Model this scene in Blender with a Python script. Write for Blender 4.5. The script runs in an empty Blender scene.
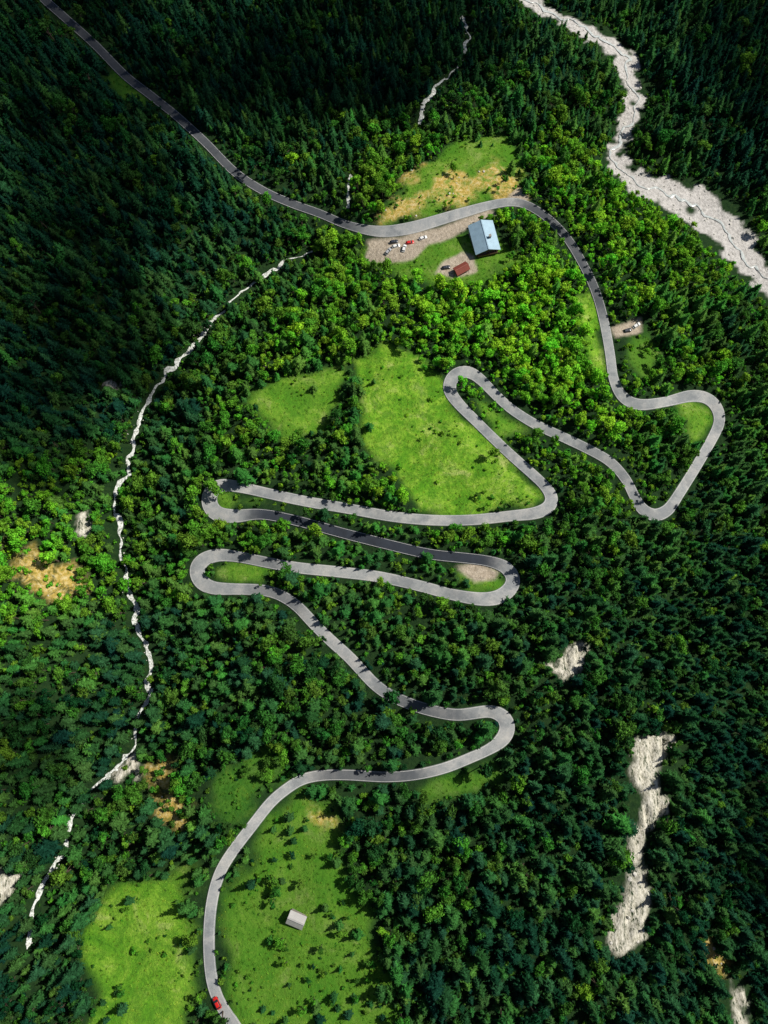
import bpy, math, random
import numpy as np
from mathutils import Vector, Matrix, kdtree
random.seed(7); rng=np.random.default_rng(7)
scene=bpy.context.scene
scene.view_settings.view_transform='Standard'
try: scene.view_settings.look='None'
except: pass
scene.view_settings.exposure=0; scene.view_settings.gamma=1

# ------------------------------------------------------------------ camera
CH=372.0; TILT=math.radians(10); F=512/math.tan(math.radians(30)); SLOPE=.25
CAM=np.array([0.0,-CH*math.tan(TILT),CH])
cd=bpy.data.cameras.new('camera'); cam=bpy.data.objects.new('camera',cd)
scene.collection.objects.link(cam); scene.camera=cam
cam.location=CAM; cam.rotation_euler=(TILT,0,0)
cd.sensor_fit='VERTICAL'; cd.sensor_height=24; cd.lens=12/math.tan(math.radians(30))
cd.clip_start=1; cd.clip_end=15000
ct,st=math.cos(TILT),math.sin(TILT)
def plane(u,v,z=0.0):
    a=(u-384)/F; b=(512-v)/F
    d=np.array([a, b*ct+st, b*st-ct]); t=(z-CH)/d[2]
    return CAM[0]+d[0]*t, CAM[1]+d[1]*t
def W0(u,v,dz=0):
    z=0
    for i in range(12):
        x,y=plane(u,v,z); z=-SLOPE*y+dz
    return plane(u,v,z)

# ------------------------------------------------------------------ noise + height
TAB=rng.random((256,256))
def vn(x,y,s=0):
    x=np.asarray(x,float)+s*17.3; y=np.asarray(y,float)+s*9.7
    xi=np.floor(x).astype(int); yi=np.floor(y).astype(int)
    fx=x-xi; fy=y-yi; fx=fx*fx*(3-2*fx); fy=fy*fy*(3-2*fy)
    a=TAB[xi%256,yi%256]; b=TAB[(xi+1)%256,yi%256]; c=TAB[xi%256,(yi+1)%256]; d=TAB[(xi+1)%256,(yi+1)%256]
    return (a*(1-fx)+b*fx)*(1-fy)+(c*(1-fx)+d*fx)*fy
def fbm(x,y,s=0,o=4):
    r=0;a=1;t=0
    for i in range(o):
        r=r+a*vn(x*2**i,y*2**i,s+i); t+=a; a*=.5
    return r/t
def sstep(a,b,x):
    t=np.clip((x-a)/(b-a),0,1); return t*t*(3-2*t)
def segdist(x,y,P):
    x=np.asarray(x,float); y=np.asarray(y,float)
    best=np.full(x.shape,1e9)
    for (ax,ay),(bx,by) in zip(P[:-1],P[1:]):
        dx,dy=bx-ax,by-ay; t=np.clip(((x-ax)*dx+(y-ay)*dy)/(dx*dx+dy*dy+1e-9),0,1)
        best=np.minimum(best,np.hypot(x-ax-t*dx,y-ay-t*dy))
    return best
STREAM=[(312,252),(290,260),(265,275),(240,292),(220,312),(195,342),(175,365),(152,388),(138,425),(128,465),(118,505),(120,545),(130,590),(140,630),(148,665),(145,700),(135,740),(118,765),(95,785),(75,820),(60,855),(38,900),(30,950)]
RIVER=[(490,-25,9),(515,-8,9),(535,5,8),(560,18,7),(590,32,9),(612,45,10),(626,60,11),(629,80,8),(635,98,10),(632,118,10),(620,138,8),(612,155,9),(622,172,10),(640,185,13),(665,192,17),(695,206,21),(718,225,23),(735,245,20),(750,265,16),(775,290,15),(800,315,15)]
G0=[W0(u,v,-5) for u,v in STREAM]
R0=[W0(u,v,-18) for u,v,w in RIVER]
def softp(x,k): return k*np.logaddexp(0,np.clip(x/k,-30,60))
def H(x,y):
    x=np.asarray(x,float); y=np.asarray(y,float)
    ye=500*np.tanh(y/500)
    z=-SLOPE*ye
    z=z-11*np.exp(-(segdist(x,y,G0)/26)**2)
    lx=softp(-(x+95),15); z=z+0.28*300*np.tanh(lx/300)
    rx=softp(x-95,12); z=z-0.30*90*np.tanh(rx/90)*sstep(150,-40,y)-6*np.tanh(rx/60)
    z=z-9*np.exp(-(segdist(x,y,R0)/30)**2)
    z=z+9*(fbm(x/80,y/80,3,3)-.5)+2.6*(fbm(x/17,y/17,5,2)-.5)
    far=sstep(330,1500,np.hypot(x,y-60)); z=z+far*420*(fbm(x/700+5,y/700,9,4)-.25)
    return z
def W(u,v):
    z=0.0
    for i in range(30):
        x,y=plane(u,v,z); z=.35*z+.65*float(H(x,y))
    x,y=plane(u,v,z); return x,y,z
def WP(L): return [W(p[0],p[1])[:2] for p in L]

# ------------------------------------------------------------------ road data
R=[(262,1090),(250,1058),(236,1028),(222,1008),(213,985),(209,960),(209,930),(212,900),(220,872),(235,848),(252,826),(270,803),(285,790),(303,779),(325,775),(350,775),(385,777),(415,775),(445,768),(470,758),(490,749),(503,739,3.2),(508,727,3.4),(503,716,3.2),(490,711),(475,713),(455,715),(425,709),(400,700),(383,691),(370,680),(350,658),(330,640),(312,622),(297,606),(280,595),(262,590),(235,589),(213,588,3.0),(201,582,3.5),(197,570,3.7),(203,560,3.4),(218,555,3.0),(240,557),(270,563),(300,568),(340,572),(380,577),(420,586),(450,594),(480,599,3.0),(499,597,3.3),(511,588,3.4),(513,577,3.3),(505,567,3.0),(488,561),(465,558),(430,554),(390,545),(350,535),(320,527),(290,519),(260,514),(236,516,3.2),(217,514,3.7),(209,504,3.8),(211,491,3.6),(224,485,3.1),(245,488),(275,495),(310,502),(345,508),(390,516),(430,520),(470,520),(510,516),(535,513,2.9),(549,507,3.1),(552,497,3.1),(544,485),(530,472),(512,456),(495,440),(475,420),(457,402,2.9),(449,388,3.3),(454,376,3.4),(466,372,3.2),(479,378,2.9),(493,392),(510,408),(535,424),(565,438),(590,450),(610,462),(625,478),(634,495),(642,508,2.9),(655,515,3.1),(668,510,2.9),(677,497),(686,483),(697,465),(711,441),(719,422,2.9),(716,407,3.2),(706,398,3.2),(690,396,3.2),(665,402),(640,404,3.0),(624,397,3.0),(614,380),(610,355),(606,330),(600,305),(593,285),(582,262),(567,238),(550,220),(530,207),(512,202),(490,205),(465,212,3.0),(440,219,3.3),(410,228,3.6),(380,231,3.4),(350,226),(320,214),(290,203),(262,190),(235,172),(205,142),(175,115),(150,95),(125,75),(95,45),(70,22),(45,0),(22,-22),(0,-45)]
keyi={(p[0],p[1]):i for i,p in enumerate(R)}
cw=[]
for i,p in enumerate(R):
    x,y,z=W(p[0],p[1]); dk=0  # dk darkens the road: new asphalt stretch, elsewhere mostly painted-on shade
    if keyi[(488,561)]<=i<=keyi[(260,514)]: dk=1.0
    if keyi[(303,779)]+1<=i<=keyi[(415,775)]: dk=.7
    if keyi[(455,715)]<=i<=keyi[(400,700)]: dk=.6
    if i>=keyi[(350,226)]: dk=.84  # cloud shade painted into the top-left asphalt
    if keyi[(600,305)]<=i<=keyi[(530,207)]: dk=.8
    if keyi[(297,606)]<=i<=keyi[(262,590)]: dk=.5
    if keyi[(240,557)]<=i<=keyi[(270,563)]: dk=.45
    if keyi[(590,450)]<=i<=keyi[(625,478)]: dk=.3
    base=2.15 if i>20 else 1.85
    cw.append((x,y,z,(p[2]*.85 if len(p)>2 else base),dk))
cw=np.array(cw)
def catmull(C,step):
    out=[]
    for i in range(len(C)-1):
        p0=C[max(i-1,0)];p1=C[i];p2=C[i+1];p3=C[min(i+2,len(C)-1)]
        n=max(2,int(np.hypot(*(p2-p1)[:2])/step)+1)
        for k in range(n):
            t=k/n; q=.5*((2*p1)+(-p0+p2)*t+(2*p0-5*p1+4*p2-p3)*t*t+(-p0+3*p1-3*p2+p3)*t**3)
            q[3:]=p1[3:]*(1-t)+p2[3:]*t
            out.append(q)
    out.append(C[-1]); return np.array(out)
RD=catmull(cw,1.2)
for it in range(7):
    for c in (0,1,3,4):
        a=RD[:,c]; a[1:-1]=(a[:-2]+2*a[1:-1]+a[2:])/4
RD[:,2]=H(RD[:,0],RD[:,1])
zz=RD[:,2].copy(); k=12; pad=np.pad(zz,(k,k),'edge'); RD[:,2]=np.convolve(pad,np.ones(2*k+1)/(2*k+1),'valid')
kdr=kdtree.KDTree(len(RD))
for i,p in enumerate(RD): kdr.insert((p[0],p[1],0),i)
kdr.balance()
def ground_arr(X,Y):
    Z=H(X,Y)
    out=Z.copy()
    for i in range(len(out)):
        x=X[i];y=Y[i]
        if abs(x)>300 or y<-300 or y>440: continue
        co,j,d=kdr.find((x,y,0))
        hw=RD[j,3]+1.8
        if d<hw+7:
            t=min(max((d-hw)/7,0),1); t=t*t*(3-2*t)
            out[i]=(RD[j,2]-.30)*(1-t)+Z[i]*t
    return out
def ground(x,y): return float(ground_arr(np.array([x]),np.array([y]))[0])

# ------------------------------------------------------------------ material helpers
def newmat(name):
    m=bpy.data.materials.new(name); m.use_nodes=True; nt=m.node_tree
    return m,nt,nt.nodes['Principled BSDF']
def N(nt,t,**kw):
    n=nt.nodes.new(t)
    for k,v in kw.items(): setattr(n,k,v)
    return n
def ramp(nt,src,stops):
    r=N(nt,'ShaderNodeValToRGB'); e=r.color_ramp.elements
    while len(e)<len(stops): e.new(.5)
    for i,(p,c) in enumerate(stops):
        e[i].position=p; e[i].color=(*c,1) if len(c)==3 else c
    nt.links.new(src,r.inputs[0]); return r.outputs[0]
def noise(nt,scale,detail=4,rough=.6,dist=0,stretch=None):
    tc=N(nt,'ShaderNodeTexCoord'); n=N(nt,'ShaderNodeTexNoise')
    n.inputs['Scale'].default_value=scale; n.inputs['Detail'].default_value=detail; n.inputs['Roughness'].default_value=rough
    n.inputs['Distortion'].default_value=dist
    if stretch:
        mp=N(nt,'ShaderNodeMapping'); mp.inputs['Scale'].default_value=stretch; mp.inputs['Rotation'].default_value=(0,0,.35)
        nt.links.new(tc.outputs['Object'],mp.inputs[0]); nt.links.new(mp.outputs[0],n.inputs['Vector'])
    else: nt.links.new(tc.outputs['Object'],n.inputs['Vector'])
    return n.outputs[0]
def mix(nt,f,a,b,mode='MIX'):
    m=N(nt,'ShaderNodeMix',data_type='RGBA',blend_type=mode)
    for s,v in ((m.inputs['Factor'],f),(m.inputs[6],a),(m.inputs[7],b)):
        if isinstance(v,(int,float)): s.default_value=v
        elif isinstance(v,tuple): s.default_value=(*v,1)
        else: nt.links.new(v,s)
    return m.outputs[2]
def math_(nt,op,a,b=0.0,clamp=False):
    m=N(nt,'ShaderNodeMath',operation=op,use_clamp=clamp)
    for s,v in ((m.inputs[0],a),(m.inputs[1],b)):
        if isinstance(v,(int,float)): s.default_value=v
        else: nt.links.new(v,s)
    return m.outputs[0]
def simple(name,col,rough=.8,var=.25,scale=2.0,metal=0,bump=0.0):
    m,nt,b=newmat(name)
    n=noise(nt,scale)
    c=ramp(nt,n,[(.25,tuple(x*(1-var) for x in col)),(.75,tuple(min(1,x*(1+var)) for x in col))])
    nt.links.new(c,b.inputs['Base Color']); b.inputs['Roughness'].default_value=rough; b.inputs['Metallic'].default_value=metal
    if bump:
        bp=N(nt,'ShaderNodeBump'); bp.inputs['Strength'].default_value=bump; nt.links.new(n,bp.inputs['Height']); nt.links.new(bp.outputs[0],b.inputs['Normal'])
    return m
def add(name,verts,faces,mat=None,smooth=False,link=True):
    me=bpy.data.meshes.new(name); me.from_pydata([tuple(v) for v in verts],[],[tuple(f) for f in faces]); me.update()
    if mat: me.materials.append(mat)
    if smooth: me.polygons.foreach_set('use_smooth',[True]*len(me.polygons))
    o=bpy.data.objects.new(name,me)
    if link: scene.collection.objects.link(o)
    return o

# ------------------------------------------------------------------ land cover areas
def poly(L): return WP(L)
MEADOWS=[ # polygon, lushness (0 dark .. 1 bright yellow-green)
 (poly([(350,358),(385,343),(430,362),(447,396),(480,428),(514,460),(543,492),(524,508),(470,513),(425,509),(402,476),(368,448),(356,424),(362,395)]),1.0),
 (poly([(243,402),(262,386),(300,374),(350,352),(352,378),(338,402),(318,430),(288,436),(255,420)]),.66),
 (poly([(579,298),(596,296),(606,340),(608,372),(596,372),(580,340)]),1.0),
 (poly([(630,335),(650,330),(664,352),(656,376),(640,380),(626,362)]),.3),
 (poly([(82,935),(108,895),(160,872),(193,850),(192,905),(190,960),(186,1000),(184,1060),(85,1060),(92,1000)]),.8),
 (poly([(212,772),(255,750),(285,758),(285,772),(255,800),(238,832),(222,835),(208,810)]),.12),
 (poly([(245,872),(272,820),(305,797),(335,802),(345,850),(362,910),(385,965),(400,1060),(255,1060),(235,1000),(226,940),(230,900)]),.40),
 (poly([(410,788),(450,778),(492,764),(503,775),(480,792),(430,802)]),.25),
 (poly([(406,172),(440,152),(500,128),(520,160),(526,190),(495,200),(450,208),(405,222),(385,222)]),.55),
 (poly([(468,392),(486,400),(520,428),(500,432),(478,412)]),.6),
 (poly([(448,572),(480,560),(500,570),(500,588),(470,590)]),.5),
 (poly([(222,494),(262,496),(250,508),(222,508)]),.5),(poly([(210,566),(262,566),(262,582),(215,580)]),.5),
 (poly([(102,78),(116,72),(146,100),(138,106),(118,98)]),.1),
 (poly([(350,250),(440,240),(500,232),(520,262),(470,285),(400,275)]),.45),
 (poly([(680,400),(710,406),(708,422),(695,436),(690,420)]),.6),
]
ROCKS=[poly(q) for q in [
 [(632,742),(655,732),(672,737),(664,756),(654,775),(670,800),(657,822),(644,850),(632,866),(626,862),(630,830),(640,800),(628,770)],
 [(610,945),(620,898),(630,866),(650,870),(650,915),(638,948),(620,954)],
 [(552,672),(566,650),(584,642),(586,660),(570,674)],
 [(730,1000),(738,980),(748,988),(746,1024),(736,1030)],
 [(74,530),(85,518),(96,522),(88,536),(76,540)],
 [(-20,880),(12,872),(18,890),(4,905),(-20,905)],
 [(105,385),(125,378),(128,384),(110,390)],
 [(114,775),(135,754),(140,762),(132,778),(118,788)],
]]
DIRT=[poly(q) for q in [
 [(365,262),(368,240),(400,236),(440,226),(490,208),(496,214),(470,226),(447,240),(428,246),(412,260),(385,264)],
 [(434,274),(442,262),(462,252),(474,256),(478,272),(452,278)],
 [(455,566),(480,562),(500,570),(496,580),(474,582)],
 [(508,196),(520,188),(528,200),(516,206)],
 [(612,328),(640,318),(642,332),(616,338)],
]]
OCHRE=[poly(q) for q in [
 [(384,220),(388,204),(412,198),(430,190),(420,215),(400,222)],
 [(404,180),(408,166),(422,166),(420,180)],
 [(428,200),(436,172),(462,172),(474,182),(466,204),(440,208)],
 [(470,180),(490,160),(518,172),(524,196),(498,200)],
 [(150,765),(168,760),(186,790),(180,830),(165,820)],
 [(5,548),(30,545),(50,555),(88,568),(84,588),(60,600),(45,595),(30,585),(5,575)],
 [(310,815),(335,812),(340,825),(318,828)],
 [(700,930),(716,942),(726,962),(716,972),(705,955)],
]]
def insdist(X,Y,P):
    Q=P+[P[0]]; d=segdist(X,Y,Q); ins=np.zeros(X.shape,bool)
    for (ax,ay),(bx,by) in zip(Q[:-1],Q[1:]):
        c=((ay>Y)!=(by>Y))&(X<(bx-ax)*(Y-ay)/(by-ay+1e-12)+ax); ins^=c
    return np.where(ins,d,-d)
def cover(X,Y):
    nz=(fbm(X/6,Y/6,21,3)-.5)*13
    nb=(fbm(X/14,Y/14,41,3)-.5)*20
    grass=np.zeros(X.shape); lush=np.zeros(X.shape)
    for P,l in MEADOWS:
        m=sstep(-3,3,insdist(X,Y,P)+nb*.6); lush=np.where(m>.02,np.maximum(lush,l*m),lush); grass=np.maximum(grass,m)
    rock=np.zeros(X.shape)
    for i_,P in enumerate(ROCKS): rock=np.maximum(rock,sstep(-1.2,1.2,insdist(X,Y,P)+nz*(.6 if i_<2 else 1)))
    dirt=np.zeros(X.shape)
    for P in DIRT: dirt=np.maximum(dirt,sstep(-1,1,insdist(X,Y,P)+nz*.15))
    och=np.zeros(X.shape)
    for P in OCHRE: och=np.maximum(och,sstep(-3,3,insdist(X,Y,P)+nz))
    dr=np.full(X.shape,1e9)
    for i in range(len(RV)-1):
        d=segdist(X,Y,[RV[i][:2],RV[i+1][:2]])-(RV[i][2]+RV[i+1][2])/2; dr=np.minimum(dr,d)
    riv=sstep(1.0,-1.0,dr+nz*.9)
    for c_,r_ in ISL: riv=riv*sstep(r_-1,r_+1,np.hypot(X-c_[0],Y-c_[1])+nz*.2)
    return grass,lush,rock,dirt,och,riv
RV=[]
for u,v,w in RIVER:
    x,y,z=W(u,v); x2,y2,z2=W(u+w*.95,v); RV.append((x,y,abs(x2-x)))
ISL=[(W(690,210),3.2),(W(633,104),1.8)]

# ------------------------------------------------------------------ terrain sheet
def axis(lo,hi,st):
    a=list(np.arange(lo,hi+st,st)); s=st
    left=[];x=lo
    while x>-6000: s*=1.28; x-=s; left.append(x)
    s=st;right=[];x=a[-1]
    while x<6000: s*=1.28; x+=s; right.append(x)
    return np.array(left[::-1]+a+right)
xs=axis(-270,270,1.2); ys=axis(-260,330,1.2)
XX,YY=np.meshgrid(xs,ys); X=XX.ravel(); Y=YY.ravel()
gr,lu,ro,di,oc,ri=cover(X,Y)
Z=ground_arr(X,Y)
rr=np.maximum(ro,ri*.10); Z=Z+rr*((1-np.abs(2*fbm(X/2.8,Y/7,77,3)-1))-.6)*6*(di<.1)
nx,ny=len(xs),len(ys)
ii=np.arange(nx*ny).reshape(ny,nx)
fc=np.stack([ii[:-1,:-1].ravel(),ii[:-1,1:].ravel(),ii[1:,1:].ravel(),ii[1:,:-1].ravel()],1)
me=bpy.data.meshes.new('terrain'); me.vertices.add(nx*ny); me.vertices.foreach_set('co',np.stack([X,Y,Z],1).ravel())
me.loops.add(fc.size); me.loops.foreach_set('vertex_index',fc.ravel()); me.polygons.add(len(fc))
me.polygons.foreach_set('loop_start',np.arange(0,fc.size,4)); me.polygons.foreach_set('loop_total',np.full(len(fc),4))
me.update(calc_edges=True); me.validate()
me.polygons.foreach_set('use_smooth',np.ones(len(fc),bool))
def fattr(me,name,a):
    at=me.attributes.new(name,'FLOAT','POINT'); at.data.foreach_set('value',np.asarray(a,np.float32))
for n_,a_ in (('grass',gr),('lush',lu),('rock',ro),('dirt',di),('ochre',oc),('river',ri)): fattr(me,n_,a_)
terrain=bpy.data.objects.new('terrain',me); scene.collection.objects.link(terrain)
m,nt,b=newmat('terrain_cover')
def at(n): a=N(nt,'ShaderNodeAttribute'); a.attribute_name=n; return a.outputs['Fac']
n1=noise(nt,.07,8,.72,.6); n2=noise(nt,.6,5,.7); n4=noise(nt,1.8,3,.7); n5=noise(nt,.16,6,.75,1)
floor=ramp(nt,n2,[(.3,(.008,.024,.009)),(.6,(.017,.044,.012)),(.8,(.045,.065,.02))])
gd=ramp(nt,n5,[(.3,(.014,.070,.012)),(.48,(.032,.125,.014)),(.6,(.08,.18,.02)),(.75,(.15,.22,.035))])
gb=ramp(nt,n1,[(.3,(.06,.22,.010)),(.44,(.14,.34,.018)),(.54,(.26,.45,.04)),(.66,(.46,.52,.16))])
gb2=mix(nt,ramp(nt,n5,[(.44,(0,0,0)),(.60,(.75,.75,.75))]),gb,(.06,.19,.012))
g=mix(nt,at('lush'),gd,gb2)
gfine=mix(nt,ramp(nt,n4,[(.42,(0,0,0)),(.72,(.6,.6,.6))]),g,(.04,.12,.012))
c=mix(nt,at('grass'),floor,gfine)
oc_c=ramp(nt,n2,[(.3,(.16,.18,.04)),(.46,(.46,.32,.07)),(.6,(.58,.46,.20)),(.75,(.70,.62,.44))])
c=mix(nt,math_(nt,'MULTIPLY',at('ochre'),ramp(nt,n5,[(.38,(.1,.1,.1)),(.53,(1,1,1))])),c,oc_c)
rk=ramp(nt,noise(nt,.8,6,.75,0,(1.6,.5,1)),[(.34,(.15,.15,.10)),(.44,(.44,.42,.34)),(.6,(.72,.69,.60))])
rf=math_(nt,'MULTIPLY',at('rock'),ramp(nt,noise(nt,.38,6,.8,0,(1.7,.6,1)),[(.40,(0,0,0)),(.48,(1,1,1))]))
c=mix(nt,rf,c,rk)
rv=ramp(nt,n2,[(.3,(.30,.29,.27)),(.5,(.49,.47,.45)),(.7,(.64,.62,.59))])
c=mix(nt,at('river'),c,rv)
dc=ramp(nt,n2,[(.3,(.28,.23,.17)),(.7,(.52,.45,.36))])
c=mix(nt,at('dirt'),c,dc)
nt.links.new(c,b.inputs['Base Color']); b.inputs['Roughness'].default_value=.95; b.inputs['Specular IOR Level'].default_value=.1
bp=N(nt,'ShaderNodeBump'); bp.inputs['Strength'].default_value=.9; bp.inputs['Distance'].default_value=1.0
nt.links.new(n2,bp.inputs['Height']); nt.links.new(bp.outputs[0],b.inputs['Normal'])
me.materials.append(m)

# ------------------------------------------------------------------ road
def ribbon(name,P,offs,mat,attr=None):
    T=np.gradient(P[:,:2],axis=0); T/=np.linalg.norm(T,axis=1)[:,None]+1e-9
    Nn=np.stack([-T[:,1],T[:,0]],1); vs=[];fs=[];k=len(offs)
    for i in range(len(P)):
        for o in offs:
            l,dz=o(P[i,3]); vs.append((P[i,0]+Nn[i,0]*l,P[i,1]+Nn[i,1]*l,P[i,2]+dz))
    for i in range(len(P)-1):
        for j in range(k-1): fs.append((i*k+j+1,i*k+j,(i+1)*k+j,(i+1)*k+j+1))
    o=add(name,vs,fs,mat,True)
    if attr is not None: fattr(o.data,'fresh_or_shaded',np.repeat(attr,k))
    return o
m,nt,b=newmat('asphalt')
a=N(nt,'ShaderNodeAttribute'); a.attribute_name='fresh_or_shaded'
nA=noise(nt,.14,7,.75); nB=noise(nt,3,3,.6); nC=noise(nt,.045,5,.7)
old=ramp(nt,nA,[(.32,(.17,.19,.20)),(.46,(.27,.285,.29)),(.58,(.36,.36,.35)),(.72,(.48,.47,.44))])
new=ramp(nt,nA,[(.3,(.012,.016,.024)),(.7,(.028,.036,.052))])  # fresh asphalt colour, also mixed in for the painted shade
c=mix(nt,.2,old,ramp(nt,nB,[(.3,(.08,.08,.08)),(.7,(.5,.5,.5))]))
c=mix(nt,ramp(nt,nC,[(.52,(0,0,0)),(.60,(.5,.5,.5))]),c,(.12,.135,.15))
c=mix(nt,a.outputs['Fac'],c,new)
nt.links.new(c,b.inputs['Base Color']); b.inputs['Roughness'].default_value=.9
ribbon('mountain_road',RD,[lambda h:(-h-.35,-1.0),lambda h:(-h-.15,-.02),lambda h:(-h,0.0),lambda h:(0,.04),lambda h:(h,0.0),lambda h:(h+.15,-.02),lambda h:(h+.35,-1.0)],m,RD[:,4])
wl=simple('white_road_paint',(.58,.58,.56),.7,.3,1.5)
road=bpy.data.objects['mountain_road']
for nm,s in (('edge_line_left',-1),('edge_line_right',1)):
    o=ribbon(nm,RD,[lambda h:(h-.19,.035),lambda h:(h-.08,.035)] if s>0 else [lambda h:(-(h-.08),.035),lambda h:(-(h-.19),.035)],wl)
    o.parent=road

# ------------------------------------------------------------------ water courses
def course(name,pts,width,mat,lift=.25,jit=.5,gaps=0.3,wob=5):
    C=np.array([(*W(u,v),width*(.8 if v>740 and u<140 else 1),0) for u,v in pts]); P=catmull(C,1.2)
    P[:,0]+=(fbm(P[:,1]/6,P[:,0]/6,13,2)-.5)*wob; P[:,1]+=(fbm(P[:,0]/6,P[:,1]/6,14,2)-.5)*wob*.8
    T=np.gradient(P[:,:2],axis=0); T/=np.linalg.norm(T,axis=1)[:,None]+1e-9
    vs=[];fs=[]
    for i,p in enumerate(P):
        q=float(vn(i*.12,3.3,int(width*10))); w=p[3]*(.25+1.5*float(vn(i*.5,7.7,3)))
        if q<gaps: w*=.4
        n_=(-T[i,1],T[i,0])
        for l in (-1,0,1):
            ww=w*(1+jit*(random.random()-.5)); x=p[0]+n_[0]*l*ww; y=p[1]+n_[1]*l*ww
            vs.append((x,y,ground(x,y)+lift*(1 if l==0 else .6)))
        if i:
            k=len(vs)-6
            for j in (0,1): fs.append((k+j+1,k+j,k+3+j,k+4+j))
    add(name,vs,fs,mat,True); return P
m_st,nt,b=newmat('cascading_stream'); n=noise(nt,1.1,5,.85)
nt.links.new(ramp(nt,n,[(.36,(.06,.08,.05)),(.46,(.36,.38,.34)),(.58,(.76,.78,.76))]),b.inputs['Base Color']); b.inputs['Roughness'].default_value=.5
P1=course('rocky_stream',STREAM,.76,m_st,gaps=.28)
P2=course('rocky_stream',[(462,15),(468,40),(455,70),(430,95),(418,125)],.85,m_st)
P3=course('rocky_stream',[(353,172),(349,190),(349,208)],.7,m_st,gaps=0)
m_rw,nt,b=newmat('river_water'); n=noise(nt,.8,4,.7)
nt.links.new(ramp(nt,n,[(.35,(.36,.40,.39)),(.7,(.60,.62,.61))]),b.inputs['Base Color']); b.inputs['Roughness'].default_value=.2
PR=course('river',[(p[0]+2,p[1]+1) for p in RIVER],.6,m_rw,.7,.2,gaps=.35,wob=9)

# ------------------------------------------------------------------ tree prototypes
def leafmat(name,dark_,bright,trans=.25):
    m=bpy.data.materials.new(name); m.use_nodes=True; nt=m.node_tree; nt.nodes.clear()
    out=N(nt,'ShaderNodeOutputMaterial')
    ti=N(nt,'ShaderNodeAttribute'); ti.attribute_type='INSTANCER'; ti.attribute_name='tint'
    lv=N(nt,'ShaderNodeAttribute'); lv.attribute_name='leafv'
    oi=N(nt,'ShaderNodeObjectInfo')
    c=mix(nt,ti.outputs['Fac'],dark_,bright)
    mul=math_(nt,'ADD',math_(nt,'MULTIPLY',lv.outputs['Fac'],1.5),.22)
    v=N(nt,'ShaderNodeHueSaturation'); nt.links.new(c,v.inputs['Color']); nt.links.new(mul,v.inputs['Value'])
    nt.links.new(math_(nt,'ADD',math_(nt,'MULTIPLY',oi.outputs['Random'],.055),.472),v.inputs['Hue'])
    d=N(nt,'ShaderNodeBsdfDiffuse'); t=N(nt,'ShaderNodeBsdfTranslucent'); ms=N(nt,'ShaderNodeMixShader'); ms.inputs[0].default_value=trans
    nt.links.new(v.outputs[0],d.inputs[0]); nt.links.new(v.outputs[0],t.inputs[0])
    nt.links.new(d.outputs[0],ms.inputs[1]); nt.links.new(t.outputs[0],ms.inputs[2]); nt.links.new(ms.outputs[0],out.inputs[0])
    return m
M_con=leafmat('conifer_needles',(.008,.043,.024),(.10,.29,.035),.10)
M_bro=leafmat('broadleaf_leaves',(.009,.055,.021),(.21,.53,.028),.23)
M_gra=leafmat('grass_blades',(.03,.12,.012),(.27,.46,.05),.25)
M_bark=simple('bark',(.09,.065,.045),.95,.3,3)
class MB:
    def __init__(s): s.v=[];s.f=[];s.m=[];s.a=[]
    def quad(s,pts,mi,val):
        k=len(s.v); s.v+= [tuple(p) for p in pts]; s.f.append(tuple(range(k,k+len(pts)))); s.m.append(mi); s.a+=[val]*len(pts)
    def tube(s,p,q,r0,r1,n=6):
        p=Vector(p);q=Vector(q);d=(q-p).normalized(); a=d.orthogonal().normalized(); b_=d.cross(a); k=len(s.v)
        for c,r in ((p,r0),(q,r1)):
            for i in range(n):
                t=2*math.pi*i/n; s.v.append(tuple(c+a*math.cos(t)*r+b_*math.sin(t)*r)); s.a.append(.5)
        for i in range(n): s.f.append((k+i,k+(i+1)%n,k+n+(i+1)%n,k+n+i)); s.m.append(1)
    def obj(s,name,mats,link=False):
        me=bpy.data.meshes.new(name); me.from_pydata(s.v,[],s.f); me.update()
        for m in mats: me.materials.append(m)
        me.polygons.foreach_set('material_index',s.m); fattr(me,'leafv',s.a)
        return bpy.data.objects.new(name,me)
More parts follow.
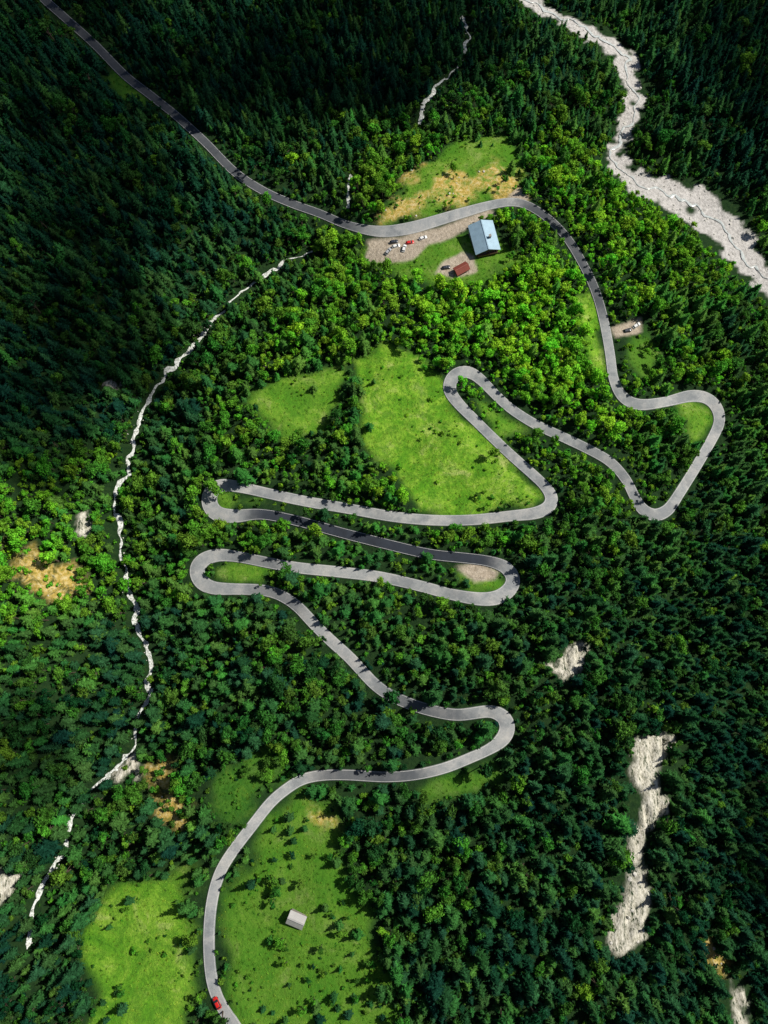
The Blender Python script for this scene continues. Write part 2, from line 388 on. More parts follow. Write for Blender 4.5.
def conifer(name,h,r,seed,levels=15,nb=8):
    rd=random.Random(seed); B=MB(); B.tube((0,0,-1),(0,0,h*.97),h*.016,.03)
    for L in range(levels):
        t=L/(levels-1); z=h*(.12+.84*t); rad=r*(1-t**1.3)**.95*(.8+.35*rd.random())+.15
        n=max(5,int(nb*(1-t*.35))); ph=rd.random()*6.28
        for i in range(n):
            a=ph+2*math.pi*(i+rd.uniform(-.3,.3))/n; rr=rad*rd.uniform(.6,1.2); val=rd.random()
            dx,dy=math.cos(a),math.sin(a); px,py=-dy,dx; w=rr*.24+.12; droop=rr*rd.uniform(.15,.5)
            segs=3; prev=None
            for sgi in range(segs+1):
                q=sgi/segs; ww=w*(.35,1.0,.75,.10)[sgi]*rd.uniform(.7,1.2); zc=z-droop*q**1.5+rr*.10*q
                c=(dx*rr*q,dy*rr*q); cur=[(c[0]-px*ww,c[1]-py*ww,zc-.25*ww-.15*rd.random()),(c[0],c[1],zc+.15*ww),(c[0]+px*ww,c[1]+py*ww,zc-.25*ww-.15*rd.random())]
                if prev:
                    vv=min(1,max(0,val*.5+.35*q*rd.uniform(.6,1.2)+.25*t))  # lighter tips; treetop highlight painted into the needle value
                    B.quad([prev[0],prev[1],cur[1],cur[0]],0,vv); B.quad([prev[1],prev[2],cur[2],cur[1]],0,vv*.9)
                prev=cur
            for e in range(4):
                q=rd.uniform(.35,1.02); s_=rd.choice((-1,1)); l=w*rd.uniform(.8,1.5)
                bx,by=dx*rr*q,dy*rr*q; zc=z-droop*q**1.5+.1*rr*q
                tx,ty=dx*.6+px*s_,dy*.6+py*s_
                B.quad([(bx-dx*.16*l,by-dy*.16*l,zc),(bx+dx*.25*l,by+dy*.25*l,zc+.05),(bx+tx*l,by+ty*l,zc-.25*l+.3*rd.random())],0,rd.random())
    B.tube((0,0,h*.9),(0,0,h*1.0),.05,.01,4)
    return B.obj(name,[M_con,M_bark])
def broad(name,h,r,seed,lobes=11,leaves=95,ls=.34,mat=None,trunk=True):
    rd=random.Random(seed); B=MB(); base=h*.35 if trunk else h*.05
    if trunk: B.tube((0,0,-1),(rd.uniform(-.3,.3),rd.uniform(-.3,.3),h*.62),h*.022,h*.008)
    ox,oy=rd.uniform(-.3,.3)*r,rd.uniform(-.3,.3)*r; el=rd.uniform(.7,1.3)
    for L in range(lobes):
        if L==0: c=Vector((0,0,h*.80)); lr=r*.38
        else:
            a=L*2.4+rd.uniform(-.8,.8); q=math.sqrt(L/lobes)*rd.uniform(.6,1.25); zz_=h*(.80-.36*q*q+rd.uniform(-.13,.13))
            c=Vector((math.cos(a)*r*.78*q*el+ox*q,math.sin(a)*r*.78*q/el+oy*q,zz_)); lr=r*rd.uniform(.14,.38)
        if trunk: B.tube((0,0,h*rd.uniform(.3,.55)),c,h*.009,.03,4)
        lval=rd.uniform(-.28,.28)
        for i in range(int(leaves*(.5+lr/r*1.6))):
            d=Vector((rd.gauss(0,1),rd.gauss(0,1),rd.gauss(.3,1))).normalized()
            rr=lr*(rd.uniform(.65,1.1) if rd.random()<.65 else rd.uniform(.3,1.7))
            p=c+Vector((d.x*rr,d.y*rr,d.z*rr*.9)); 
            if p.z<base*.6: continue
            n=(d+Vector((rd.gauss(0,.6),rd.gauss(0,.6),rd.gauss(.15,.6)))).normalized(); u=n.orthogonal().normalized()
            u=Matrix.Rotation(rd.uniform(0,6.28),3,n)@u; w=n.cross(u); s_=ls*rd.uniform(.6,1.4)
            val=min(1,max(0,.12+.5*((d.z+1)/2)+lval+rd.uniform(-.25,.38)))  # leaf value rises toward lobe tops, a painted crown highlight
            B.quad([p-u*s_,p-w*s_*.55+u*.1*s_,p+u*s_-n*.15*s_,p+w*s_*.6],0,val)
    return B.obj(name,[mat or M_bro,M_bark])
def coll(name,obs):
    c=bpy.data.collections.new(name)
    for o in obs: c.objects.link(o)
    return c
C_con=coll('conifer_kinds',[conifer('conifer_%s'%'abcdef'[i],h,r,i+1,lv,nb) for i,(h,r,lv,nb) in enumerate([(13,2.5,14,8),(15,2.8,15,9),(11,2.3,12,8),(16,2.7,16,9),(10,2.1,11,7),(14,3.1,13,9)])])
C_bro=coll('broadleaf_kinds',[broad('broadleaf_%s'%'abcdefgh'[i],h,r,i+11,lo,lv) for i,(h,r,lo,lv) in enumerate([(11,2.9,15,68),(12,3.4,19,66),(9.5,2.3,11,70),(10.5,3.0,16,68),(13,2.6,15,68),(8,2.0,10,66),(11,2.4,12,70),(12,3.1,20,62)])])
C_shr=coll('shrub_kinds',[broad('shrub_%s'%'abc'[i],h,r,i+31,lo,50,.28,None,False) for i,(h,r,lo) in enumerate([(2.6,1.7,7),(2.0,1.4,5),(3.2,1.9,8)])])
def tuft(name,seed):
    rd=random.Random(seed);B=MB()
    for i in range(24):
        a=rd.uniform(0,6.28); r0=rd.uniform(0,.65); x,y=math.cos(a)*r0,math.sin(a)*r0; h=rd.uniform(.15,.4); b_=rd.uniform(0,6.28); w=rd.uniform(.05,.12)
        lx,ly=math.cos(b_)*h*.8,math.sin(b_)*h*.8
        B.quad([(x-w*math.sin(b_),y+w*math.cos(b_),-.05),(x+w*math.sin(b_),y-w*math.cos(b_),-.05),(x+lx,y+ly,h)],0,rd.random())
    return B.obj(name,[M_gra,M_bark])
C_gra=coll('grass_kinds',[tuft('grass_tuft_%s'%'abc'[i],50+i) for i in range(3)])
M_rock=simple('pale_limestone',(.52,.505,.46),.9,.35,1.2,0,.5)
def rock(name,seed):
    import bmesh
    rd=random.Random(seed); bm=bmesh.new(); bmesh.ops.create_icosphere(bm,subdivisions=2,radius=1)
    sx,sy,sz=rd.uniform(.7,1.2),rd.uniform(.6,1.1),rd.uniform(.45,.8)
    for v in bm.verts:
        f=1+rd.uniform(-.2,.2); v.co=Vector((v.co.x*sx*f,v.co.y*sy*f,v.co.z*sz*f))
    me=bpy.data.meshes.new(name); bm.to_mesh(me); bm.free(); me.materials.append(M_rock); return bpy.data.objects.new(name,me)
C_roc=coll('boulder_kinds',[rock('boulder_%s'%'abcd'[i],70+i) for i in range(4)])

def scatter(name,pts,rot,scl,idx,tint,col):
    me=bpy.data.meshes.new(name); me.from_pydata([tuple(p) for p in pts],[],[]); n=len(pts)
    a=me.attributes.new('rot','FLOAT_VECTOR','POINT'); a.data.foreach_set('vector',np.asarray(rot,np.float32).ravel())
    a=me.attributes.new('scl','FLOAT_VECTOR','POINT'); a.data.foreach_set('vector',np.asarray(scl,np.float32).ravel())
    a=me.attributes.new('idx','INT','POINT'); a.data.foreach_set('value',np.asarray(idx,np.int32))
    fattr(me,'tint',tint)
    o=bpy.data.objects.new(name,me); scene.collection.objects.link(o)
    g=bpy.data.node_groups.new(name+'_nodes','GeometryNodeTree')
    g.interface.new_socket('Geometry',in_out='INPUT',socket_type='NodeSocketGeometry'); g.interface.new_socket('Geometry',in_out='OUTPUT',socket_type='NodeSocketGeometry')
    gi=g.nodes.new('NodeGroupInput'); go=g.nodes.new('NodeGroupOutput'); ip=g.nodes.new('GeometryNodeInstanceOnPoints'); ci=g.nodes.new('GeometryNodeCollectionInfo')
    ci.inputs['Collection'].default_value=col; ci.inputs['Separate Children'].default_value=True; ci.inputs['Reset Children'].default_value=True
    def na(nm,t):
        x=g.nodes.new('GeometryNodeInputNamedAttribute'); x.data_type=t; x.inputs['Name'].default_value=nm
        return [s for s in x.outputs if s.enabled and s.name=='Attribute'][0]
    ip.inputs['Pick Instance'].default_value=True
    L=g.links.new; L(gi.outputs[0],ip.inputs['Points']); L(ci.outputs[0],ip.inputs['Instance']); L(na('idx','INT'),ip.inputs['Instance Index'])
    L(na('rot','FLOAT_VECTOR'),ip.inputs['Rotation']); L(na('scl','FLOAT_VECTOR'),ip.inputs['Scale']); L(ip.outputs[0],go.inputs[0])
    md=o.modifiers.new('scatter','NODES'); md.node_group=g
    return o

# sun direction (needed for planting too)
az=math.atan2(.80,.35); EL=math.radians(50)
SD=Vector((math.sin(az)*math.cos(EL),math.cos(az)*math.cos(EL),math.sin(EL)))
# ------------------------------------------------------------------ planting
TONE=[(50,50,.0),(200,60,.0),(350,60,.0),(450,40,.02),(560,80,.22),(700,80,0),(740,150,0),(60,200,.0),(150,250,.02),(240,230,.05),(60,400,.03),(180,420,.15),(240,330,.22),(280,300,.36),(350,300,.6),(450,290,.88),(520,330,1),(560,280,1),(500,300,1),(540,240,.6),(640,230,.7),(700,280,.6),(740,330,.28),(650,300,.6),(660,350,.5),(560,400,.8),(600,430,.85),(650,450,.4),(700,500,.2),(740,600,.06),(300,350,.7),(340,430,.35),(250,450,.52),(180,500,.3),(50,530,.65),(40,570,1),(40,600,.6),(100,560,.5),(30,650,.24),(100,640,.2),(60,720,.07),(180,640,.22),(250,660,.22),(330,700,.22),(300,545,.42),(400,480,.62),(450,650,.25),(540,560,.28),(600,600,.2),(600,520,.32),(560,700,.15),(640,680,.1),(720,760,.05),(560,850,.10),(700,950,.04),(480,900,.13),(420,850,.16),(400,740,.24),(180,820,.22),(60,860,.2),(30,980,.04),(160,930,.38),(330,930,.28),(500,1000,.09)]  # species mix and tint; lit and shaded areas painted into foliage colour
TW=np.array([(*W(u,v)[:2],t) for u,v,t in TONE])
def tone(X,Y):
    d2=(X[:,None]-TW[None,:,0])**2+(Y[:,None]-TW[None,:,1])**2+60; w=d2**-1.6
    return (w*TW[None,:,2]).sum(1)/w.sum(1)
HOUSE=W(483,243); HUT=W(297,918); SHED=W(461,271)
# stretches of road that lie in the shade of the forest beside them
SH=[W(u,v)[:2] for u,v in ((345,772),(370,774),(395,776),(420,774),(420,708),(445,714),(470,714),(245,556),(265,560),(268,592),(285,597),(80,30),(130,80),(180,120),(230,170),(560,232),(585,268),(300,520),(350,535),(330,502))]
keep=[]
for p in RD[::2]:
    ds=min(math.hypot(p[0]-a,p[1]-b_) for a,b_ in SH); keep.append((p[0],p[1],p[3]+.5,.02,.35 if ds<9 else .96))
for P,r in ((P1,1.3),(P2,1.5),(P3,1.2)):
    for p in P[::2]: keep.append((p[0],p[1],r,.3 if (p[3]<.64) else .12,0))
for x,y,w in catmull(np.array([(a,b_,0,c_,0) for a,b_,c_ in RV]),3)[:,[0,1,3]]:
    for s in (-.6,0,.6): keep.append((x+s*w,y+s*w,w*.45+.8,.05,.7))
for c_,r in ((HOUSE,12),(HUT,6),(SHED,6)): keep.append((c_[0],c_[1],r,0,0))
for u,v in ((400,246),(385,250),(420,240),(440,235),(450,268),(640,325),(625,333)):
    x,y,z=W(u,v); keep.append((x,y,5,0,0))
for P in ROCKS[:4]:
    c_=np.mean(P,0)
    for q in P: keep.append(((q[0]*.6+c_[0]*.4),(q[1]*.6+c_[1]*.4),3.0,.2,0))
for u,v in ((648,745),(645,765),(652,785),(655,805),(645,825),(636,845),(636,868),(640,890),(634,915),(626,938)):
    x,y,z=W(u,v); keep.append((x,y,3.2,.12,.5))
kk=kdtree.KDTree(len(keep))
for i,p in enumerate(keep): kk.insert((p[0],p[1],0),i)
kk.balance()
def blocked(x,y,z,h,cr):
    for q in (0,.35,.6,.85,1.0):
        if q==0: hx,hy=x,y; rad=cr*.55
        else:
            tz=z+h*q; t=(CAM[2]-z)/(CAM[2]-tz); hx=CAM[0]+(x-CAM[0])*t; hy=CAM[1]+(y-CAM[1])*t; rad=cr*(1-q)*.7
        co,j,d=kk.find((hx,hy,0))
        if d<keep[j][2]+rad:
            return keep[j][3]
    return None
def shades(x,y,h,cr):
    m=0
    for q in (.35,.6,.8,.97):
        hx=x-SD.x/SD.z*h*q; hy=y-SD.y/SD.z*h*q; co,j,d=kk.find((hx,hy,0))
        if d<keep[j][2]-.3+cr*(1-q)*.8: m=max(m,keep[j][4])
    return m
def cands(sp,mar=75):
    gx=np.arange(-265,265,sp); gy=np.arange(-255,325,sp); A,B_=np.meshgrid(gx,gy)
    A=A+(np.arange(len(gy))%2)[:,None]*sp/2
    A=A+rng.uniform(-.48,.48,A.shape)*sp; B_=B_+rng.uniform(-.48,.48,B_.shape)*sp
    A=A.ravel();B_=B_.ravel()
    dx=A-CAM[0];dy=B_-CAM[1];dz=H(A,B_)-CAM[2]
    zc=dy*st-dz*ct; yv=dy*ct+dz*st
    u=384+F*dx/zc; v=512-F*yv/zc
    ok=(u>-mar)&(u<768+mar)&(v>-mar)&(v<1024+mar)
    return A[ok],B_[ok]
A,B_=cands(3.3)
g_,l_,r_,d_,o_,v_=cover(A,B_); T=tone(A,B_); Zt=ground_arr(A,B_)
GR=[(W(u,v)[:2],r) for u,v,r in ((325,965,14),(350,990,12),(300,990,8),(265,885,5),(330,850,6),(180,900,4),(110,1000,7),(255,770,6),(200,925,5),(200,890,5))]
con=[];bro=[];shr=[]
clump=fbm(A/16,B_/16,55,3); cl2=fbm(A/9,B_/9,65,2); cl3=fbm(A/11,B_/11,75,2); gapn=fbm(A/7,B_/7,85,2)
for i in range(len(A)):
    open_=max(g_[i],r_[i],d_[i],v_[i],o_[i]*.75)
    x,y,z=A[i],B_[i],Zt[i]; t=T[i]
    pin=.012+(.5 if (l_[i]<.62 and cl3[i]>.58) else (.35 if cl3[i]>.72 else 0))
    for gc,gr_ in GR:
        if math.hypot(x-gc[0],y-gc[1])<gr_*(.5+cl2[i]): pin=.6
    if open_>.45 and random.random()>pin: continue
    if open_>.45 and max(d_[i],v_[i],r_[i])>.3: continue
    if open_>.15 and random.random()<.3: continue
    if gapn[i]<.30 and random.random()<.5: continue
    pb=min(.93,max(.10,.02+(t-.06)*1.75+(clump[i]-.5)*2.6))
    isb=random.random()<pb
    s=random.choice((random.uniform(.38,.7),random.uniform(.6,.95),random.uniform(.7,1.3)))
    if open_>.3: s*=.65
    h=(13 if not isb else 11)*s
    bl=blocked(x,y,z,h,2.8*s)
    if (bl is not None and random.random()>bl) or random.random()<shades(x,y,h,2.6*s):
        s2=.36; h2=(13 if not isb else 11)*s2
        if blocked(x,y,z,h2,2.6*s2) is not None:
            if blocked(x,y,z,2,1) is None: shr.append((x,y,z,random.uniform(.5,1.1),t))
            continue
        s=s2*random.uniform(.8,1.25)
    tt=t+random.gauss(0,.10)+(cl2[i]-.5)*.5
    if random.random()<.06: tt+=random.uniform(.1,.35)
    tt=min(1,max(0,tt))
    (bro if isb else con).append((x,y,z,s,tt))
A2,B2=cands(3.2)
g_,l_,r_,d_,o_,v_=cover(A2,B2); T2=tone(A2,B2); Z2=ground_arr(A2,B2); cl=fbm(A2/9,B2/9,91,3)
for i in range(len(A2)):
    op=max(r_[i],d_[i],v_[i])
    if op>.4 and not (r_[i]>.4 and random.random()<.15): continue
    if g_[i]>.4 and not (cl[i]>.64 or random.random()<.008): continue
    if g_[i]<=.4 and random.random()<.45: continue
    if blocked(A2[i],B2[i],Z2[i],2,1.1) is not None: continue
    s=random.uniform(.5,1.1)*( random.uniform(.3,.8) if g_[i]>.4 else 1)
    shr.append((A2[i],B2[i],Z2[i],s,min(1,max(0,T2[i]+.08+random.gauss(0,.12)))))
def emit(name,L,col,nk,tilt=.05,sv=.15):
    n=len(L); L=np.array(L)
    rot=np.stack([rng.normal(0,tilt,n),rng.normal(0,tilt,n),rng.uniform(0,6.28,n)],1)
    s=L[:,3]; scl=np.stack([s*rng.uniform(1-sv,1+sv,n),s*rng.uniform(1-sv,1+sv,n),s*rng.uniform(1-sv,1+sv,n)],1)
    return scatter(name,L[:,:3]-np.array([0,0,.1]),rot,scl,rng.integers(0,nk,n),L[:,4],col)
print('trees',len(con),len(bro),len(shr))
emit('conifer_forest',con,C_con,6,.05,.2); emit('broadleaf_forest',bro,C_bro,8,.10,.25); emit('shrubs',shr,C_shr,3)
A3,B3=cands(1.6,20); g_,l_,r_,d_,o_,v_=cover(A3,B3); ok=(g_>.35)&(np.maximum(np.maximum(r_,d_),v_)<.3)&(o_<.4)&(rng.random(len(A3))<.6)
A3=A3[ok];B3=B3[ok];l3=l_[ok]; Z3=ground_arr(A3,B3); c3=fbm(A3/10,B3/10,33,3)
L=[]
for i in range(len(A3)):
    co,j,d=kdr.find((A3[i],B3[i],0))
    if d<RD[j,3]+.8: continue
    L.append((A3[i],B3[i],Z3[i]+.1,random.uniform(.6,1.3),min(1,max(0,l3[i]*.9+(c3[i]-.5)*1.8+random.gauss(0,.08)))))
emit('meadow_grass',L,C_gra,3,.1)
A4,B4=cands(2.0,20); g_,l_,r_,d_,o_,v_=cover(A4,B4); L=[]
Z4=ground_arr(A4,B4)
for i in range(len(A4)):
    p=.35*(v_[i]>.5)+.30*(r_[i]>.5)+.06*(o_[i]>.5)
    if random.random()<p: L.append((A4[i],B4[i],Z4[i]+.2,random.choice((.2,.3,.4,.55,.85)),0))
for P in (P1,P2):
    for p in P[::3]:
        x=p[0]+random.gauss(0,1.2);y=p[1]+random.gauss(0,1.2); L.append((x,y,ground(x,y)+.1,random.uniform(.15,.4),0))
emit('boulders',L,C_roc,4,.3,.3)

# ------------------------------------------------------------------ buildings
def box(bmv,x0,x1,y0,y1,z0,z1):
    v=[(x0,y0,z0),(x1,y0,z0),(x1,y1,z0),(x0,y1,z0),(x0,y0,z1),(x1,y0,z1),(x1,y1,z1),(x0,y1,z1)]
    k=len(bmv[0]); bmv[0].extend(v); bmv[1].extend([tuple(k+i for i in f) for f in ((0,3,2,1),(4,5,6,7),(0,1,5,4),(1,2,6,5),(2,3,7,6),(3,0,4,7))])
def part(parent,name,boxes,mat):
    V=([],[])
    for b_ in boxes: box(V,*b_)
    o=add(name,V[0],V[1],mat); o.parent=parent; return o
def prism(parent,name,pts_xz,y0,y1,mat):
    n=len(pts_xz); V=[(x,y0,z) for x,z in pts_xz]+[(x,y1,z) for x,z in pts_xz]
    Fc=[tuple(range(n)),tuple(range(2*n-1,n-1,-1))]+[(i+n,(i+1)%n+n,(i+1)%n,i) for i in range(n)]
    o=add(name,V,Fc,mat); o.parent=parent; return o
def metalroof(name,col,sc=1.6):
    m,nt,b=newmat(name); tc=N(nt,'ShaderNodeTexCoord'); w=N(nt,'ShaderNodeTexWave'); w.bands_direction='Y'; w.inputs['Scale'].default_value=sc; w.inputs['Distortion'].default_value=.3
    nt.links.new(tc.outputs['Object'],w.inputs['Vector']); n=noise(nt,.5,5,.7)
    c=ramp(nt,n,[(.3,tuple(x*.75 for x in col)),(.7,tuple(min(1,x*1.2) for x in col))])
    c=mix(nt,.5,c,ramp(nt,w.outputs[0],[(0,tuple(x*.6 for x in col)),(.4,col)]))
    nt.links.new(c,b.inputs['Base Color']); b.inputs['Roughness'].default_value=.45; b.inputs['Metallic'].default_value=.1
    bp=N(nt,'ShaderNodeBump'); bp.inputs['Strength'].default_value=.4; nt.links.new(w.outputs[0],bp.inputs['Height']); nt.links.new(bp.outputs[0],b.inputs['Normal'])
    return m
M_plaster=simple('plaster',(.55,.50,.42),.9,.12,.8); M_wood=simple('brown_timber',(.16,.08,.045),.8,.35,1.5); M_glass=simple('window_glass',(.03,.04,.05),.1,.2,1)
M_stone=simple('stone_base',(.28,.26,.23),.9,.35,1.3,0,.5); M_white=simple('white_frame',(.7,.7,.68),.6,.1,1)
def building(name,pos,rot,hw,hl,wallh,rise,roofmat,wallmat,windows=True,over=.8,scale=1):
    e=bpy.data.objects.new(name,None); scene.collection.objects.link(e); z=ground(pos[0],pos[1])
    e.location=(pos[0],pos[1],z); e.rotation_euler=(0,0,rot)
    part(e,'foundation',[(-hw-.1,hw+.1,-hl-.1,hl+.1,-4,.5)],M_stone)
    prism(e,'walls',[(-hw,.5),(hw,.5),(hw,wallh),(0,wallh+rise-.02),(-hw,wallh)],-hl,hl,wallmat)
    sl=rise/hw; t=.28; ex=hw+over
    for s,nm in ((-1,'roof_slope_left'),(1,'roof_slope_right')):
        x0=s*ex; z0=wallh-sl*over+.04; pts=[(0.0+s*.01,wallh+rise+.04),(x0,z0),(x0,z0+t),(s*.01,wallh+rise+.04+t)]
        if s>0: pts=pts[::-1]
        prism(e,nm,pts,-hl-over,hl+over,roofmat)
    part(e,'ridge_cap',[(-.25,.25,-hl-over-.05,hl+over+.05,wallh+rise+t-.08,wallh+rise+t+.12)],roofmat)
    if windows:
        W_=[];Fm=[];
        for fl in (1.2,3.9):
            if fl+1.3>wallh: continue
            for k_ in range(5):
                y=-hl+hl*2*(k_+.5)/5
                for s in (-1,1):
                    W_.append((min(s*(hw+.01),s*(hw+.06)),max(s*(hw+.01),s*(hw+.06)),y-.5,y+.5,fl,fl+1.3)); Fm.append((min(s*hw,s*(hw+.03)),max(s*hw,s*(hw+.03)),y-.62,y+.62,fl-.12,fl+1.42))
            for k_ in range(4):
                x=-hw+hw*2*(k_+.5)/4
                for s in (-1,1):
                    W_.append((x-.5,x+.5,min(s*(hl+.01),s*(hl+.06)),max(s*(hl+.01),s*(hl+.06)),fl,fl+1.3)); Fm.append((x-.62,x+.62,min(s*hl,s*(hl+.03)),max(s*hl,s*(hl+.03)),fl-.12,fl+1.42))
        part(e,'window_frames',Fm,M_white); part(e,'windows',W_,M_glass)
        part(e,'chimney',[(1.6,2.5,-2,-1,wallh+rise*.3,wallh+rise+1.3)],M_stone); part(e,'chimney_cap',[(1.45,2.65,-2.15,-.85,wallh+rise+1.3,wallh+rise+1.5)],M_stone)
        part(e,'balcony',[(-hw+.5,hw-.5,-hl-1.3,-hl-.05,3.2,3.4),(-hw+.5,hw-.5,-hl-1.3,-hl-1.2,3.4,4.3)],M_wood)
        part(e,'door',[(-.6,.6,-hl-.09,-hl-.065,.5,2.7)],M_wood)
    else:
        part(e,'door',[(-.9,.9,-hl-.06,-hl-.01,.5,2.5)],M_wood)
    return e
M_roofb=metalroof('blue_grey_metal_roof',(.34,.49,.60)); M_roofr=metalroof('red_metal_roof',(.24,.06,.04)); M_roofg=metalroof('grey_shingle_roof',(.44,.43,.41),2.5)
building('mountain_house',HOUSE,math.radians(13),5.4,7.0,5.6,2.8,M_roofb,M_wood)
building('red_roof_shed',SHED,math.radians(-60),1.9,3.2,2.6,1.2,M_roofr,M_wood,False,.4)
building('hay_barn',HUT,math.radians(68),2.0,2.7,2.6,1.4,M_roofg,M_wood,False,.4)

# ------------------------------------------------------------------ cars
M_tyre=simple('tyre_rubber',(.02,.02,.02),.9,.2,5); M_cg=simple('car_glass',(.02,.025,.03),.08,.1,2); M_lamp=simple('car_lamp',(.7,.7,.65),.2,.1,3)
def carpaint(n,c):
    m,nt,b=newmat(n); q=noise(nt,2,2,.5); nt.links.new(ramp(nt,q,[(.3,tuple(x*.92 for x in c)),(.7,c)]),b.inputs['Base Color']); b.inputs['Roughness'].default_value=.3; b.inputs['Coat Weight'].default_value=.5; return m
def car(name,pos,heading,paint,L=4.2):
    e=bpy.data.objects.new(name,None); scene.collection.objects.link(e)
    co,j,d=kdr.find((pos[0],pos[1],0)); z=(RD[j,2]+.06) if d<RD[j,3]+.3 else ground(pos[0],pos[1])+.08
    e.location=(pos[0],pos[1],z); e.rotation_euler=(0,0,heading)
    if d<RD[j,3]+.3:
        j2=min(j+3,len(RD)-1); j1=max(j-3,0); dd=RD[j2,:3]-RD[j1,:3]; sg=1 if (dd[0]*math.cos(heading)+dd[1]*math.sin(heading))>0 else -1
        e.rotation_euler=(0,-sg*math.atan2(dd[2],math.hypot(dd[0],dd[1])),heading)
    S=[(-.5,.62,.42,.78),(-.475,.80,.30,.92),(-.38,.88,.24,.98),(-.15,.90,.22,.97),(.12,.90,.22,.95),(.30,.88,.22,.86),(.43,.84,.26,.76),(.485,.70,.32,.66),(.5,.55,.40,.58)]
    vs=[];fs=[]
    for q,w,zl,zh in S:
        x=q*L; ring=[(-w*.9,zl),(-w,(zl+zh)/2),(-w*.93,zh-.04),(-w*.6,zh+.03),(w*.6,zh+.03),(w*.93,zh-.04),(w,(zl+zh)/2),(w*.9,zl)]
        vs+=[(x,a,b_) for a,b_ in ring]
    for i in range(len(S)-1):
        for k_ in range(8): fs.append((i*8+k_,i*8+(k_+1)%8,(i+1)*8+(k_+1)%8,(i+1)*8+k_))
    fs.append(tuple(range(7,-1,-1))); fs.append(tuple((len(S)-1)*8+k_ for k_ in range(8)))
    o=add('body',vs,fs,paint,True); o.parent=e
    C=[(-.44,.72,.95),(-.33,.62,1.42),(.06,.62,1.44),(.25,.74,.93)]
    vs=[];
    for q,w,zz_ in C: vs+=[(q*L,-w,zz_),(q*L,w,zz_)]
    low=[(-.33,.80,.93),(.06,.80,.93)]
    for q,w,zz_ in low: vs+=[(q*L,-w,zz_),(q*L,w,zz_)]
    fs=[(0,1,3,2),(4,5,7,6),(0,2,8),(2,4,10,8),(4,6,10),(1,9,3),(3,9,11,5),(5,11,7)]
    o=add('windows',vs,fs,M_cg); o.parent=e
    o=add('roof',[(-.34*L,-.60,1.44),(.07*L,-.60,1.455),(.07*L,.60,1.455),(-.34*L,.60,1.44),(-.31*L,-.5,1.50),(.03*L,-.5,1.51),(.03*L,.5,1.51),(-.31*L,.5,1.50)],[(4,5,6,7),(0,1,5,4),(1,2,6,5),(2,3,7,6),(3,0,4,7)],paint); o.parent=e
    vs=[];fs=[]
    for sx in (-.31,.31):
        for sy in (-1,1):
            k_=len(vs); n=14
            for yy in (sy*.70,sy*.905):
                for i in range(n): t=2*math.pi*i/n; vs.append((sx*L+math.cos(t)*.33,yy,.33+math.sin(t)*.33))
            for i in range(n): fs.append((k_+i,k_+(i+1)%n,k_+n+(i+1)%n,k_+n+i))
            fs.append(tuple(range(k_+n,k_+2*n))); fs.append(tuple(range(k_+n-1,k_-1,-1)))
    o=add('wheels',vs,fs,M_tyre); o.parent=e
    part(e,'headlamps',[(.478*L,.487*L+.02,-.66,-.4,.56,.68),(.478*L,.487*L+.02,.4,.66,.56,.68)],M_lamp)
    return e
red=carpaint('red_car_paint',(.6,.02,.015)); wht=carpaint('white_car_paint',(.75,.75,.74)); gry=carpaint('silver_car_paint',(.35,.36,.38)); blk=carpaint('dark_car_paint',(.03,.035,.05))
def roadpos(u,v,off=0):
    x,y,z=W(u,v); co,j,d=kdr.find((x,y,0)); t=RD[min(j+1,len(RD)-1),:2]-RD[j-1,:2]; a=math.atan2(t[1],t[0])
    return (RD[j,0]-math.sin(a)*off,RD[j,1]+math.cos(a)*off),a
p,a_=roadpos(218,1002,.6); car('car',p,a_,red)
for (u,v,hd,pt) in ((388,252,.9,gry),(396,246,.3,wht),(404,249,1.3,wht),(410,242,.2,red),(423,237,.35,wht),(394,241,.2,blk),(446,268,.2,blk),(636,326,.6,wht),(627,331,.3,blk)):
    car('parked_car',W(u,v),hd,pt)

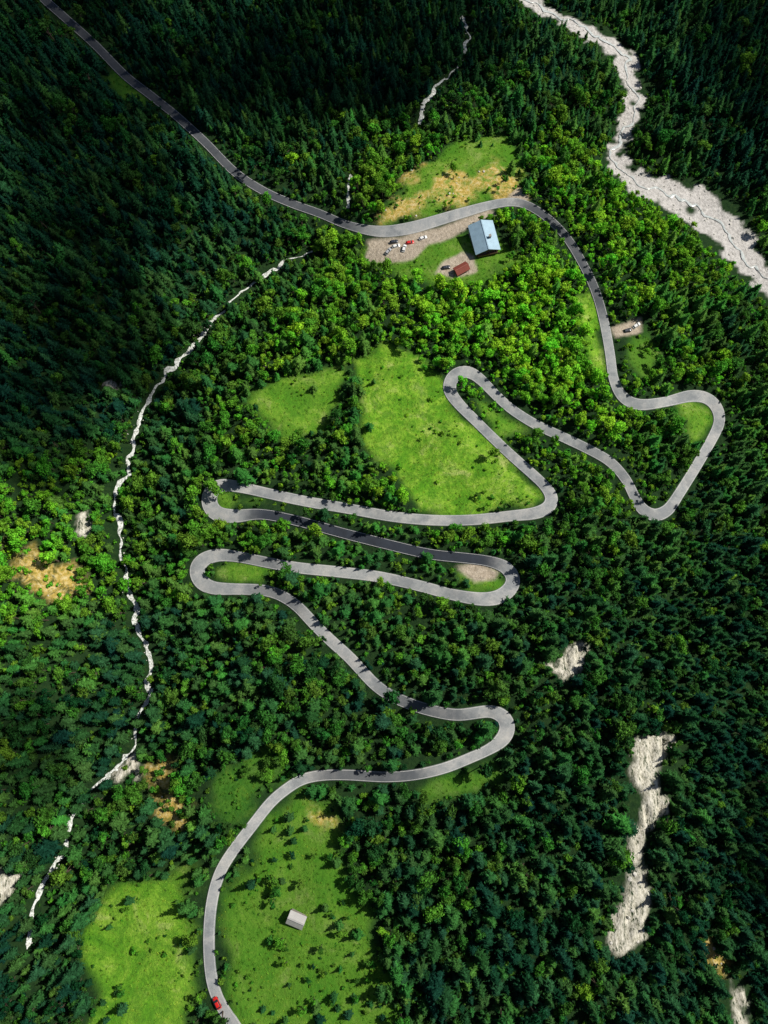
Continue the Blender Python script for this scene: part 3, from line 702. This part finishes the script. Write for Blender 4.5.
# ------------------------------------------------------------------ light
sl=bpy.data.lights.new('sun','SUN'); sl.energy=5; sl.angle=math.radians(.5); sl.color=(1,.95,.86)
so=bpy.data.objects.new('sun',sl); scene.collection.objects.link(so); so.rotation_euler=SD.to_track_quat('Z','Y').to_euler()
w=bpy.data.worlds.new('World'); scene.world=w; w.use_nodes=True; nt=w.node_tree
sk=N(nt,'ShaderNodeTexSky',sky_type='NISHITA'); sk.sun_disc=False; sk.sun_elevation=EL; sk.sun_rotation=az
bg=nt.nodes['Background']; bg.inputs['Strength'].default_value=.06; nt.links.new(sk.outputs[0],bg.inputs[0])

# ------------------------------------------------------------------ unseen clouds, added above the drone to shade the dark areas
import bmesh
m=bpy.data.materials.new('shade_cloud_body'); m.use_nodes=True; nt=m.node_tree; nt.nodes.clear(); out=N(nt,'ShaderNodeOutputMaterial')
d=N(nt,'ShaderNodeBsdfDiffuse'); d.inputs[0].default_value=(.85,.85,.86,1); t=N(nt,'ShaderNodeBsdfTransparent'); ms=N(nt,'ShaderNodeMixShader')
n=noise(nt,.02,3,.6); nt.links.new(ramp(nt,n,[(.35,(.2,.2,.2)),(.62,(.62,.62,.62))]),ms.inputs[0]); nt.links.new(t.outputs[0],ms.inputs[1]); nt.links.new(d.outputs[0],ms.inputs[2]); nt.links.new(ms.outputs[0],out.inputs[0])
def shade_cloud(tg,alt=720):
    bm=bmesh.new()
    for u,v,r in tg:
        x,y,z=W(u,v); k_=(alt-z)/SD.z; c=Vector((x,y,z))+SD*k_
        M=Matrix.Translation(c)@Matrix.Diagonal((r,r,r*.35,1)); bmesh.ops.create_icosphere(bm,subdivisions=4,radius=1,matrix=M)
    for v_ in bm.verts:
        f=fbm(v_.co.x/22,v_.co.y/22,4,3)-.5; v_.co.x+=f*26; v_.co.y+=(fbm(v_.co.x/20,v_.co.z/20,8,3)-.5)*26; v_.co.z+=f*20
    me=bpy.data.meshes.new('shade_cloud'); bm.to_mesh(me); bm.free(); me.materials.append(m); o=bpy.data.objects.new('shade_cloud',me); scene.collection.objects.link(o)
shade_cloud([(60,60,62),(170,50,52),(250,90,42),(90,180,50),(330,50,52),(430,40,40),(380,100,24)])
shade_cloud([(40,300,52),(110,330,36),(30,430,30)])
shade_cloud([(740,50,36),(755,105,24)])
shade_cloud([(778,850,30)])
shade_cloud([(10,760,24)])
